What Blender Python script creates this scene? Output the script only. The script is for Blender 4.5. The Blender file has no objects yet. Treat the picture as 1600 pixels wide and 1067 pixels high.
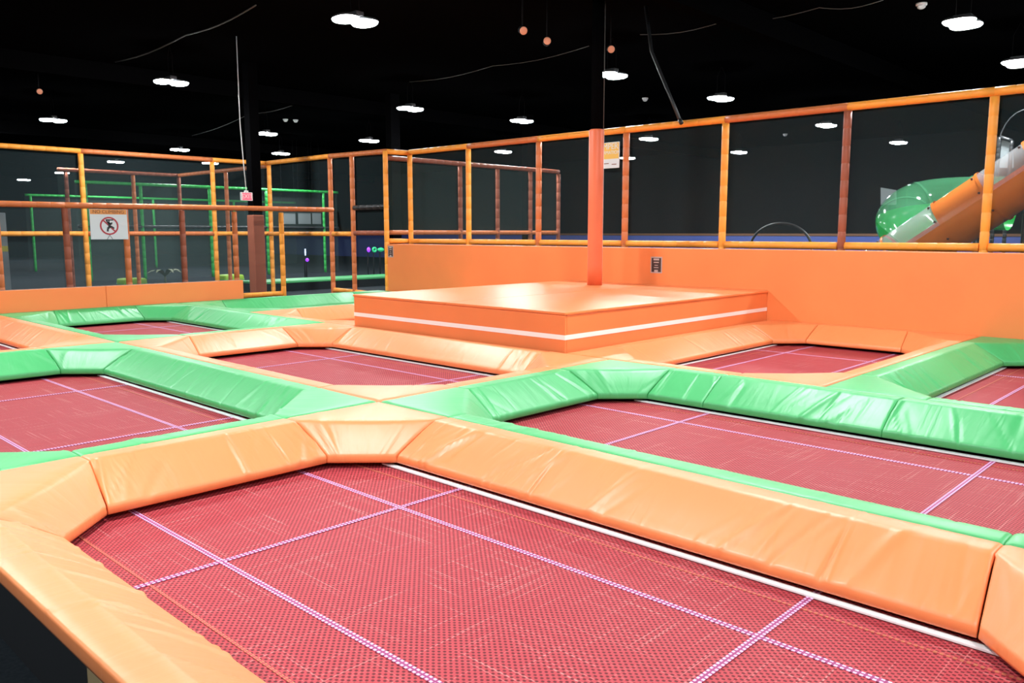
import bpy, bmesh, math, random
from math import sin, cos, pi, radians
from mathutils import Vector, Matrix

scene = bpy.context.scene
COL = scene.collection

# ------------------------------------------------------------------ camera, world, exposure
CAM_H = 1.5                      # eye above the trampoline mats (mats at z = 0, carpet at z = FLOOR)
FOCAL_PX = 1287.0
YAW, PITCH = radians(46.46), radians(7.53)
cam_data = bpy.data.cameras.new('camera')
cam_data.sensor_fit = 'HORIZONTAL'
cam_data.sensor_width = 36.0
cam_data.lens = FOCAL_PX / 1600.0 * 36.0
cam_data.clip_start, cam_data.clip_end = 0.05, 300
cam = bpy.data.objects.new('camera', cam_data)
COL.objects.link(cam)
cam.location = (0, 0, CAM_H)
cam.rotation_euler = (pi / 2 - PITCH, 0, -YAW)
scene.camera = cam

world = bpy.data.worlds.new('world')
scene.world = world
world.use_nodes = True
world.node_tree.nodes['Background'].inputs[0].default_value = (0.55, 0.62, 0.66, 1)
world.node_tree.nodes['Background'].inputs[1].default_value = 0.0

scene.view_settings.view_transform = 'Standard'
scene.view_settings.look = 'None'
scene.view_settings.gamma = 1.0
scene.view_settings.use_curve_mapping = False
scene.view_settings.exposure = 0.0
LAMP = 330.0                      # radiance of the LED panels, the only light in the hall
scene.cycles.max_bounces = 8
scene.cycles.transparent_max_bounces = 24
scene.cycles.use_denoising = True

FLOOR = -0.13
CEIL = 5.2

# ------------------------------------------------------------------ pixel -> place helpers
_d = Vector((cos(PITCH) * sin(YAW), cos(PITCH) * cos(YAW), -sin(PITCH)))
_r = Vector((cos(YAW), -sin(YAW), 0))
_u = _r.cross(_d)
def ray(px, py): return _d + _r * ((px - 800) / FOCAL_PX) - _u * ((py - 533.5) / FOCAL_PX)
def at_x(px, py, X): v = ray(px, py); return Vector((0, 0, CAM_H)) + v * (X / v.x)
def at_y(px, py, Y): v = ray(px, py); return Vector((0, 0, CAM_H)) + v * (Y / v.y)
def at_z(px, py, Z): v = ray(px, py); return Vector((0, 0, CAM_H)) + v * ((Z - CAM_H) / v.z)

# ------------------------------------------------------------------ materials
def mat(name, color, rough=0.6, spec=0.5, emit=None, strength=0.0, alpha=1.0, metal=0.0, coat=0.0):
    m = bpy.data.materials.new(name)
    m.use_nodes = True
    b = m.node_tree.nodes['Principled BSDF']
    b.inputs['Base Color'].default_value = (*color, 1)
    b.inputs['Roughness'].default_value = rough
    b.inputs['Specular IOR Level'].default_value = spec
    b.inputs['Metallic'].default_value = metal
    b.inputs['Alpha'].default_value = alpha
    b.inputs['Coat Weight'].default_value = coat
    if emit:
        b.inputs['Emission Color'].default_value = (*emit, 1)
        b.inputs['Emission Strength'].default_value = strength
    return m
def nodes(m): return m.node_tree.nodes, m.node_tree.links
def N(m, kind, **kw):
    n = m.node_tree.nodes.new(kind)
    for k, v in kw.items(): setattr(n, k, v)
    return n
def math_node(m, op, a, b=None):
    n = N(m, 'ShaderNodeMath', operation=op)
    for i, v in enumerate((a, b)):
        if v is None: continue
        if isinstance(v, (int, float)): n.inputs[i].default_value = v
        else: m.node_tree.links.new(v, n.inputs[i])
    return n.outputs[0]

def vinyl(name, color, rough=0.34, wr=0.38, spec=0.5, coord='UV'):
    """stretched upholstery vinyl: slight colour mottling and fine creases running across the pad"""
    m = mat(name, color, rough, spec)
    nd, ln = nodes(m)
    b = nd['Principled BSDF']
    tc = N(m, 'ShaderNodeTexCoord')
    mp = N(m, 'ShaderNodeMapping')
    mp.inputs['Scale'].default_value = (9.0, 1.6, 1.0)
    ln.new(tc.outputs[coord], mp.inputs['Vector'])
    n1 = N(m, 'ShaderNodeTexNoise')
    n1.inputs['Scale'].default_value = 1.0
    n1.inputs['Detail'].default_value = 3.0
    n1.inputs['Distortion'].default_value = 0.6
    ln.new(mp.outputs[0], n1.inputs['Vector'])
    bp = N(m, 'ShaderNodeBump')
    bp.inputs['Strength'].default_value = wr
    bp.inputs['Distance'].default_value = 0.02
    ln.new(n1.outputs['Fac'], bp.inputs['Height'])
    ln.new(bp.outputs[0], b.inputs['Normal'])
    n2 = N(m, 'ShaderNodeTexNoise')
    n2.inputs['Scale'].default_value = 1.3
    n2.inputs['Detail'].default_value = 2.0
    ln.new(tc.outputs['Object'], n2.inputs['Vector'])
    mx = N(m, 'ShaderNodeMix', data_type='RGBA')
    mx.inputs[6].default_value = (*[c * 0.9 for c in color], 1)
    mx.inputs[7].default_value = (*[min(1, c * 1.08) for c in color], 1)
    ln.new(n2.outputs['Fac'], mx.inputs[0])
    ln.new(mx.outputs[2], b.inputs['Base Color'])
    return m

M = {}
M['orange'] = vinyl('orange pad vinyl', (0.88, 0.268, 0.085), 0.44, 0.30, 0.75)
M['green'] = vinyl('green pad vinyl', (0.065, 0.44, 0.135), 0.44, 0.30, 0.75)
M['wall_orange'] = vinyl('orange wall vinyl', (0.88, 0.245, 0.072), 0.48, 0.04, 0.4, 'Object')
M['deck_orange'] = vinyl('orange platform vinyl', (0.88, 0.25, 0.08), 0.38, 0.06, 0.5, 'Object')
M['column_orange'] = vinyl('orange column vinyl', (0.80, 0.17, 0.07), 0.45, 0.05, 0.4, 'Object')
M['white_tape'] = mat('white tape', (0.93, 0.91, 0.88), 0.45)
M['steel'] = mat('pale frame steel', (0.88, 0.89, 0.90), 0.4)
M['black'] = mat('black paint', (0.006, 0.006, 0.007), 0.85, 0.12)
M['roof_black'] = mat('flat black roof paint', (0.0022, 0.0022, 0.0025), 1.0, 0.0)
M['skirt'] = mat('black skirt cloth', (0.012, 0.014, 0.017), 0.9, 0.2)
M['plywood'] = mat('bare plywood', (0.30, 0.22, 0.11), 0.7)
M['foam'] = mat('bright orange pipe foam', (1.0, 0.375, 0.05), 0.5, 0.4)
M['rust'] = mat('rust orange pipe foam', (0.66, 0.19, 0.06), 0.45, 0.4)
M['brown'] = mat('brown pipe foam', (0.34, 0.10, 0.055), 0.5, 0.3)
M['green_foam'] = mat('green pipe foam', (0.03, 0.40, 0.07), 0.45, 0.4)
M['dark_foam'] = mat('black pipe foam', (0.02, 0.022, 0.024), 0.4, 0.5)
M['blue'] = mat('blue wall vinyl', (0.09, 0.14, 0.50), 0.5)
M['cap'] = mat('brown wood cap', (0.22, 0.10, 0.05), 0.6)
M['lamp'] = mat('lit LED panel', (0.9, 0.9, 0.9), 0.5, 0.5, (0.93, 0.98, 1.0), LAMP)
M['housing'] = mat('lamp housing', (0.05, 0.05, 0.055), 0.5)
M['cord'] = mat('grey cord', (0.09, 0.085, 0.08), 0.6)
M['white'] = mat('white plastic', (0.8, 0.8, 0.8), 0.4)
M['sign_white'] = mat('white sign board', (0.70, 0.78, 0.80), 0.4)
M['sign_red'] = mat('red print', (0.45, 0.03, 0.05), 0.5)
M['sign_black'] = mat('black print', (0.02, 0.025, 0.03), 0.5)
M['sign_orange'] = mat('orange print', (0.80, 0.33, 0.08), 0.5)
M['sign_yellow'] = mat('yellow print', (0.85, 0.55, 0.10), 0.5)
M['print_brown'] = mat('brown print', (0.20, 0.07, 0.03), 0.5)
M['poster_dark'] = mat('dark poster print', (0.05, 0.025, 0.022), 0.5)
M['poster_pale'] = mat('pale poster print', (0.50, 0.38, 0.35), 0.5)
M['exit_red'] = mat('lit red exit face', (0.6, 0.05, 0.08), 0.4, 0.5, (1.0, 0.10, 0.16), 1.1)
M['purple_glow'] = mat('purple neon', (0.2, 0.02, 0.6), 0.4, 0.5, (0.25, 0.04, 1.0), 2.2)
M['green_glow'] = mat('green neon', (0.02, 0.5, 0.2), 0.4, 0.5, (0.02, 0.45, 0.16), 0.7)
M['blue_glow'] = mat('blue white neon', (0.4, 0.5, 0.8), 0.4, 0.5, (0.5, 0.7, 1.0), 2.2)
M['yellow_green'] = mat('yellow green vinyl', (0.28, 0.50, 0.03), 0.5)
M['leaf'] = mat('pale leaf', (0.20, 0.22, 0.12), 0.6)
M['disc'] = mat('dusty orange lens', (0.70, 0.28, 0.16), 0.4, 0.5, (1.0, 0.42, 0.25), 0.25)
M['panel_grey'] = mat('grey sheet', (0.22, 0.25, 0.26), 0.4)
M['yellow'] = mat('yellow vinyl', (0.45, 0.40, 0.03), 0.5)
M['tube_orange'] = mat('orange slide plastic', (0.62, 0.17, 0.03), 0.22, 0.5)
M['tube_green'] = mat('green slide plastic', (0.02, 0.42, 0.07), 0.18, 0.5, alpha=0.9)
M['tube_clear'] = mat('clear slide plastic', (0.55, 0.60, 0.62), 0.12, 0.6, alpha=0.34)
M['tube_clear_green'] = mat('clear green slide plastic', (0.10, 0.36, 0.18), 0.10, 0.6, alpha=0.42)
M['bolt'] = mat('dark bolt', (0.08, 0.03, 0.02), 0.4, metal=0.5)

# carpet
m = mat('dark carpet', (0.018, 0.024, 0.030), 0.95, 0.1); M['carpet'] = m
nd, ln = nodes(m)
tn = N(m, 'ShaderNodeTexNoise'); tn.inputs['Scale'].default_value = 60
cr = N(m, 'ShaderNodeValToRGB')
cr.color_ramp.elements[0].color = (0.010, 0.014, 0.018, 1); cr.color_ramp.elements[1].color = (0.030, 0.038, 0.046, 1)
tcc = N(m, 'ShaderNodeTexCoord'); ln.new(tcc.outputs['Object'], tn.inputs['Vector'])
ln.new(tn.outputs['Fac'], cr.inputs[0]); ln.new(cr.outputs[0], nd['Principled BSDF'].inputs['Base Color'])

# trampoline bed: woven red webbing with open holes and paler broken threads
m = mat('woven red trampoline bed', (0.4, 0.05, 0.07), 0.6, 0.2); M['bed'] = m
nd, ln = nodes(m); b = nd['Principled BSDF']
tc = N(m, 'ShaderNodeTexCoord'); sp = N(m, 'ShaderNodeSeparateXYZ'); ln.new(tc.outputs['Object'], sp.inputs[0])
P_ = 0.027
wob = N(m, 'ShaderNodeTexNoise'); wob.inputs['Scale'].default_value = 9.0; ln.new(tc.outputs['Object'], wob.inputs['Vector'])
wv = math_node(m, 'MULTIPLY', wob.outputs['Fac'], 1.6)
gx = math_node(m, 'SINE', math_node(m, 'ADD', math_node(m, 'MULTIPLY', sp.outputs[0], 2 * pi / P_), wv))
gy = math_node(m, 'SINE', math_node(m, 'ADD', math_node(m, 'MULTIPLY', sp.outputs[1], 2 * pi / (P_ * 1.15)), wv))
hole = math_node(m, 'MULTIPLY', gx, gy)
rmp = N(m, 'ShaderNodeMapRange'); rmp.inputs[1].default_value = 0.12; rmp.inputs[2].default_value = 0.45
ln.new(hole, rmp.inputs[0])
def thread(sx, sy, lo, hi, seed):
    mp = N(m, 'ShaderNodeMapping'); mp.inputs['Scale'].default_value = (sx, sy, 1); mp.inputs['Location'].default_value = (seed, seed * 2, seed)
    ln.new(tc.outputs['Object'], mp.inputs[0])
    t = N(m, 'ShaderNodeTexNoise'); t.inputs['Scale'].default_value = 1.0; t.inputs['Detail'].default_value = 1.0
    ln.new(mp.outputs[0], t.inputs['Vector'])
    r = N(m, 'ShaderNodeMapRange'); r.inputs[1].default_value = lo; r.inputs[2].default_value = hi
    ln.new(t.outputs['Fac'], r.inputs[0]); return r.outputs[0]
th = math_node(m, 'MAXIMUM', thread(1.6, 110.0, 0.64, 0.74, 3.1), thread(110.0, 1.6, 0.64, 0.74, 7.7))
c1 = N(m, 'ShaderNodeMix', data_type='RGBA')
c1.inputs[6].default_value = (0.47, 0.054, 0.066, 1); c1.inputs[7].default_value = (0.68, 0.27, 0.25, 1)
dash = math_node(m, 'MULTIPLY_ADD', math_node(m, 'MULTIPLY', gx, gy), -0.5)
dash.node.inputs[2].default_value = 0.5
ln.new(math_node(m, 'MULTIPLY', th, dash), c1.inputs[0])
c2 = N(m, 'ShaderNodeMix', data_type='RGBA'); c2.inputs[7].default_value = (0.085, 0.005, 0.010, 1)
ln.new(c1.outputs[2], c2.inputs[6]); ln.new(math_node(m, 'MULTIPLY', rmp.outputs[0], 0.85), c2.inputs[0])
ln.new(c2.outputs[2], b.inputs['Base Color'])
bp = N(m, 'ShaderNodeBump'); bp.inputs['Strength'].default_value = 0.5; bp.inputs['Distance'].default_value = 0.004; bp.invert = True
ln.new(rmp.outputs[0], bp.inputs['Height']); ln.new(bp.outputs[0], b.inputs['Normal'])

# stitched guide lines: two rows of dashes
def stitch(name, dash, ground, period=0.022):
    m = mat(name, dash, 0.6, 0.3)
    nd, ln = nodes(m); b = nd['Principled BSDF']
    uv = N(m, 'ShaderNodeTexCoord'); s = N(m, 'ShaderNodeSeparateXYZ'); ln.new(uv.outputs['UV'], s.inputs[0])
    d1 = math_node(m, 'GREATER_THAN', math_node(m, 'SINE', math_node(m, 'MULTIPLY', s.outputs[0], 2 * pi / period)), -0.25)
    row = math_node(m, 'GREATER_THAN', math_node(m, 'ABSOLUTE', math_node(m, 'SUBTRACT', s.outputs[1], 0.5)), 0.16)
    f = math_node(m, 'MULTIPLY', d1, row)
    mx = N(m, 'ShaderNodeMix', data_type='RGBA'); mx.inputs[6].default_value = (*ground, 1); mx.inputs[7].default_value = (*dash, 1)
    ln.new(f, mx.inputs[0]); ln.new(mx.outputs[2], b.inputs['Base Color'])
    return m
M['stitch'] = stitch('violet stitching', (0.80, 0.52, 0.78), (0.34, 0.05, 0.17))
M['hem'] = stitch('tan hem stitching', (0.55, 0.20, 0.09), (0.46, 0.06, 0.07))

# safety net: fine dark mesh that veils what is behind it
def net(name, veil, color):
    m = bpy.data.materials.new(name); m.use_nodes = True
    nd, ln = nodes(m); nd.clear()
    o = N(m, 'ShaderNodeOutputMaterial'); mx = N(m, 'ShaderNodeMixShader'); t = N(m, 'ShaderNodeBsdfTransparent'); d = N(m, 'ShaderNodeBsdfDiffuse')
    d.inputs[0].default_value = (*color, 1); mx.inputs[0].default_value = veil
    ln.new(t.outputs[0], mx.inputs[1]); ln.new(d.outputs[0], mx.inputs[2]); ln.new(mx.outputs[0], o.inputs[0])
    return m
M['net'] = net('fine safety net', 0.15, (0.085, 0.125, 0.135))
M['net_far'] = net('far safety net', 0.22, (0.09, 0.13, 0.12))

# ------------------------------------------------------------------ object helpers
def link(name, me, material=None, parent=None):
    o = bpy.data.objects.new(name, me)
    COL.objects.link(o)
    if material is not None and me is not None and not me.materials:
        me.materials.append(M[material] if isinstance(material, str) else material)
    if parent is not None: o.parent = parent
    return o
def tag(o, label=None, cat=None, group=None, kind=None):
    if label: o['label'] = label
    if cat: o['category'] = cat
    if group: o['group'] = group
    if kind: o['kind'] = kind
    return o
def thing(name, label, cat, loc=(0, 0, 0), group=None):
    o = bpy.data.objects.new(name, None)
    o.empty_display_size = 0.1
    COL.objects.link(o); o.location = loc
    return tag(o, label, cat, group)
def raw(name, verts, faces, smooth=False, uvs=None):
    me = bpy.data.meshes.new(name)
    me.from_pydata([tuple(v) for v in verts], [], faces)
    if uvs is not None:
        uvl = me.uv_layers.new(name='UVMap')
        for l in me.loops: uvl.data[l.index].uv = uvs[l.vertex_index]
    if smooth: me.polygons.foreach_set('use_smooth', [True] * len(me.polygons))
    me.update()
    return me
def from_bm(name, bm, smooth=False):
    bmesh.ops.recalc_face_normals(bm, faces=bm.faces)
    me = bpy.data.meshes.new(name); bm.to_mesh(me); bm.free()
    if smooth: me.polygons.foreach_set('use_smooth', [True] * len(me.polygons))
    return me
def box_mesh(name, lo, hi, bevel=0.0, seg=2):
    bm = bmesh.new()
    c = [(a + b) / 2 for a, b in zip(lo, hi)]; s = [b - a for a, b in zip(lo, hi)]
    bmesh.ops.create_cube(bm, size=1.0, matrix=Matrix.Translation(c) @ Matrix.Diagonal((*s, 1)))
    if bevel: bmesh.ops.bevel(bm, geom=bm.edges[:], offset=bevel, segments=seg, affect='EDGES', profile=0.6)
    return from_bm(name, bm, smooth=False)
def box(name, lo, hi, material, parent=None, bevel=0.0, seg=2):
    """a box given in world metres, moved into its parent's frame"""
    off = parent_world(parent)
    lo = [a - b for a, b in zip(lo, off)]; hi = [a - b for a, b in zip(hi, off)]
    return link(name, box_mesh(name, lo, hi, bevel, seg), material, parent)
def parent_world(p):
    v = Vector((0, 0, 0))
    while p is not None:
        v = v + p.location; p = p.parent
    return v
def frame_for(d):
    d = d.normalized()
    up = Vector((0, 0, 1)) if abs(d.z) < 0.9 else Vector((1, 0, 0))
    a = d.cross(up).normalized(); return a, a.cross(d).normalized()
def tube_mesh(name, pts, radii, n=10, caps=True):
    pts = [Vector(p) for p in pts]
    if isinstance(radii, (int, float)): radii = [radii] * len(pts)
    verts, faces = [], []
    a = None
    for i, p in enumerate(pts):
        d = (pts[min(i + 1, len(pts) - 1)] - pts[max(i - 1, 0)])
        if a is None: a, b = frame_for(d)
        else:
            dn = d.normalized(); a = (a - dn * a.dot(dn)).normalized(); b = a.cross(dn)
        for k in range(n):
            t = 2 * pi * k / n
            verts.append(p + (a * cos(t) + b * sin(t)) * radii[i])
    for i in range(len(pts) - 1):
        for k in range(n):
            faces.append((i * n + k, i * n + (k + 1) % n, (i + 1) * n + (k + 1) % n, (i + 1) * n + k))
    if caps:
        faces.append(tuple(range(n))[::-1]); faces.append(tuple(range((len(pts) - 1) * n, len(pts) * n)))
    return raw(name, verts, faces, smooth=True)
def tube(name, pts, r, material, parent=None, n=10):
    off = parent_world(parent)
    return link(name, tube_mesh(name, [Vector(p) - off for p in pts], r, n), material, parent)
def foam_pipe(name, p, q, material, parent=None, r=0.055, step=0.24, n=10):
    """a steel pipe in foam sleeves: butt joints show as grooves"""
    p, q = Vector(p), Vector(q); L = (q - p).length; d = (q - p) / L
    k = max(1, round(L / step)); pts, rad = [p], [r]
    for i in range(1, k):
        s = L * i / k
        for ds, rr in ((-0.010, r), (-0.003, r * 0.94), (0.003, r * 0.94), (0.010, r)):
            pts.append(p + d * (s + ds)); rad.append(rr)
    pts.append(q); rad.append(r)
    off = parent_world(parent)
    return link(name, tube_mesh(name, [v - off for v in pts], rad, n), material, parent)
def quad(name, corners, material, parent=None, thick=0.0):
    off = parent_world(parent)
    v = [Vector(c) - off for c in corners]
    if not thick:
        return link(name, raw(name, v, [(0, 1, 2, 3)], uvs=[(0, 0), (1, 0), (1, 1), (0, 1)]), material, parent)
    nrm = (v[1] - v[0]).cross(v[3] - v[0]).normalized() * thick
    w = v + [p - nrm for p in v]
    return link(name, raw(name, w, [(0, 1, 2, 3), (7, 6, 5, 4), (0, 4, 5, 1), (1, 5, 6, 2), (2, 6, 7, 3), (3, 7, 4, 0)]), material, parent)
def text(name, s, size, material, parent, loc, rot, extrude=0.002):
    cu = bpy.data.curves.new(name, 'FONT'); cu.body = s; cu.size = size; cu.align_x = 'CENTER'; cu.align_y = 'CENTER'; cu.extrude = extrude
    o = bpy.data.objects.new(name, cu); COL.objects.link(o)
    dg = bpy.context.evaluated_depsgraph_get()
    me = bpy.data.meshes.new_from_object(o.evaluated_get(dg))
    bpy.data.objects.remove(o); bpy.data.curves.remove(cu)
    t = link(name, me, None, parent); me.materials.clear(); me.materials.append(M[material])
    t.location = loc; t.rotation_euler = rot
    return t
def copy_tree(o, parent=None):
    c = o.copy(); COL.objects.link(c); c.parent = parent
    for ch in [k for k in o.children]:
        copy_tree(ch, c)
    return c

# ------------------------------------------------------------------ the hall
def struct(name, me, material, label=None, cat=None, parent=None):
    o = link(name, me, material, parent)
    if parent is None: tag(o, label, cat, kind='structure')
    return o
struct('floor', box_mesh('floor', (-8, -12, FLOOR - 0.1), (34, 62, FLOOR)), 'carpet', 'dark carpet floor of the hall around the trampolines', 'floor')
struct('ceiling', box_mesh('ceiling', (-8, -12, CEIL), (34, 62, CEIL + 0.1)), 'roof_black', 'black painted ceiling high above the hall', 'ceiling')
struct('wall_rear', box_mesh('wall_rear', (34, -12, FLOOR), (34.2, 62, CEIL)), 'black', 'black far wall above a blue padded band', 'wall')
struct('wall_back', box_mesh('wall_back', (-8, 62, FLOOR), (34, 62.2, CEIL)), 'black', 'black far wall behind the green framed play area', 'wall')
tb = struct('trim_1', box_mesh('trim_1', (33.88, -12, FLOOR), (33.995, 60, 1.36), 0.02), 'blue', 'blue padded band along the foot of the black wall', 'wall padding')
link('cap', box_mesh('cap', (33.84, -12, 1.362), (33.995, 60, 1.46)), 'cap', tb)
# roof beams and joists
for i, y in enumerate((7.0, 19.5, 32.0, 45.0)):
    o = struct('trim_%d' % (i + 2), box_mesh('beam', (-8, y - 0.12, CEIL - 0.38), (34, y + 0.12, CEIL - 0.002), 0.01), 'roof_black', 'deep black roof beam under the black ceiling', 'beam')
    tag(o, group='black roof beams')

# ------------------------------------------------------------------ trampolines
ZR, W, D, CH, KM = 0.27, 0.15, 0.44, 0.78, -0.10    # ridge height, flat width, pad width, corner cut, mitre
Z_IN = 0.095
def pad_profile():
    p = [(0.012, ZR - 0.075), (0.002, ZR - 0.05), (0.002, ZR - 0.014), (0.006, ZR - 0.003), (0.014, ZR)]
    p += [(W * 0.35, ZR + 0.001), (W * 0.7, ZR + 0.001), (W - 0.010, ZR), (W + 0.006, ZR - 0.009)]
    n = 9
    for i in range(1, n):
        u = i / n
        t = W + 0.006 + (D - 0.016 - W - 0.006) * u
        z = ZR - 0.009 + (Z_IN - ZR + 0.009) * u + 0.006 * sin(pi * u)
        p.append((t, z))
    p += [(D - 0.014, Z_IN + 0.001), (D - 0.006, Z_IN - 0.006), (D - 0.001, Z_IN - 0.017), (D, 0.050), (D - 0.006, 0.037), (D - 0.025, 0.034)]
    p += [(W, ZR - 0.08)]
    return p
PROF = pad_profile()
_top0, _top1 = 3, len(PROF) - 5           # profile points that belong to the vinyl face

class Folds:
    """soft creases pressed into a pad face; s along the pad, t across it"""
    def __init__(self, seed, L, n, amp):
        rnd = random.Random(seed); self.f = []; self.sk = rnd.choice((-1, 1))
        for _ in range(n):
            e = rnd.random()
            s0 = (rnd.random() * L) if e < 0.55 else (rnd.random() ** 2 * 0.35 * L if e < 0.77 else L - rnd.random() ** 2 * 0.35 * L)
            self.f.append((s0, rnd.uniform(-0.15, 0.9) * self.sk, rnd.choice((0.008, 0.010, 0.013, 0.018, 0.028)), 1.5 * amp * rnd.uniform(0.25, 1.0) * rnd.choice((-1, 1, 1)), rnd.uniform(0.1, 0.45), rnd.uniform(0.12, 0.35)))
    def h(self, s, t):
        v = 0.0
        for s0, k, w, a, tc, tw in self.f:
            q = (s - s0 - k * (t - tc)) / w
            if abs(q) > 3: continue
            e = (t - tc) / tw
            v += a * math.exp(-q * q) * math.exp(-e * e)
        return v

def loft_pad(name, pos, L, nseg, material, parent, seed, folds=6, amp=0.006, cap=0.007):
    """pos(t, v) -> 2-D place of profile offset t at v in 0..1 along the pad, plus the inward direction"""
    off = parent_world(parent)
    F = Folds(seed, L, folds, amp)
    vs = [0.0]
    e1, e2 = 0.004 / L, 0.014 / L
    inner = [e1, e2] + [e2 + (1 - 2 * e2) * i / nseg for i in range(1, nseg)] + [1 - e2, 1 - e1]
    vs += inner + [1.0]
    np_ = len(PROF); verts, uvs, faces = [], [], []
    cx = cy = cz = 0
    for v in vs:
        edge = min(v, 1 - v) * L
        drop = cap * max(0.0, 1 - edge / 0.014) ** 2
        for i, (t, z) in enumerate(PROF):
            p, inw = pos(t, v)
            if _top0 <= i <= _top1:
                dz = F.h(v * L, t) - drop
                if t > W:
                    x = p[0] + inw[0] * dz * 0.45; y = p[1] + inw[1] * dz * 0.45; zz = z + dz * 0.9
                else:
                    x, y, zz = p[0], p[1], z + (dz + drop) * 0.45 - drop
            else:
                x, y, zz = p[0], p[1], z
            verts.append((x - off.x, y - off.y, zz - off.z)); uvs.append((v * L + seed * 1.37 % 7, t))
    for j in range(len(vs) - 1):
        for i in range(np_):
            a = j * np_ + i; b2 = j * np_ + (i + 1) % np_
            faces.append((a, b2, b2 + np_, a + np_))
    faces.append(tuple(range(np_))[::-1]); faces.append(tuple(range((len(vs) - 1) * np_, len(vs) * np_)))
    bm_me = raw(name, verts, faces, smooth=True, uvs=uvs)
    bm = bmesh.new(); bm.from_mesh(bm_me); bmesh.ops.recalc_face_normals(bm, faces=bm.faces); bm.to_mesh(bm_me); bm.free()
    bm_me.polygons.foreach_set('use_smooth', [True] * len(bm_me.polygons))
    return link(name, bm_me, material, parent)

def side_pads(rect, side, material, parent, seed, splits=(), gap=0.003, folds=7, amp=0.006):
    x0, x1, y0, y1 = rect
    A, B, inw = {'xmin': ((x0, y0), (x0, y1), (1, 0)), 'xmax': ((x1, y0), (x1, y1), (-1, 0)),
                 'ymin': ((x0, y0), (x1, y0), (0, 1)), 'ymax': ((x0, y1), (x1, y1), (0, -1))}[side]
    L = math.hypot(B[0] - A[0], B[1] - A[1]); e = ((B[0] - A[0]) / L, (B[1] - A[1]) / L)
    base = A[0] if e[0] else A[1]
    cuts = sorted([s - base for s in splits])
    bounds = [None] + cuts + [None]
    for k in range(len(bounds) - 1):
        lo, hi = bounds[k], bounds[k + 1]
        def pos(t, v, lo=lo, hi=hi):
            mit = CH + KM * max(0.0, t - W)
            a = (mit if lo is None else lo) + gap
            b = (L - mit if hi is None else hi) - gap
            s = a + (b - a) * v
            return (A[0] + e[0] * s + inw[0] * t, A[1] + e[1] * s + inw[1] * t), inw
        ll = ((L - CH) if hi is None else hi) - (CH if lo is None else lo)
        loft_pad('side_pad', pos, ll, max(12, int(ll * 110)), material, parent, seed * 31 + k * 7 + len(side), max(2, int(folds * ll)), amp)

def corner_pad(node, e1, e2, material, parent, seed, gap=0.003, folds=4):
    g = gap
    def row0(v):
        a = (CH - g) * abs(1 - 2 * v)
        return (a, 0.0) if v < 0.5 else (0.0, a)
    nd_ = math.sqrt(0.5); inw = ((e1[0] + e2[0]) * nd_, (e1[1] + e2[1]) * nd_)
    def pos(t, v):
        tt = max(t, W); m_ = CH - g + KM * (tt - W)
        pa, pb = (m_, tt), (tt, m_)
        w = (pa[0] + (pb[0] - pa[0]) * v, pa[1] + (pb[1] - pa[1]) * v)
        if t < W:
            r = row0(v); k = t / W
            q = (r[0] + (w[0] - r[0]) * k + 0.003, r[1] + (w[1] - r[1]) * k + 0.003)
        else: q = w
        return (node[0] + e1[0] * q[0] + e2[0] * q[1], node[1] + e1[1] * q[0] + e2[1] * q[1]), inw
    loft_pad('corner_pad', pos, 0.75, 40, material, parent, seed, folds, 0.006)

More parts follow.
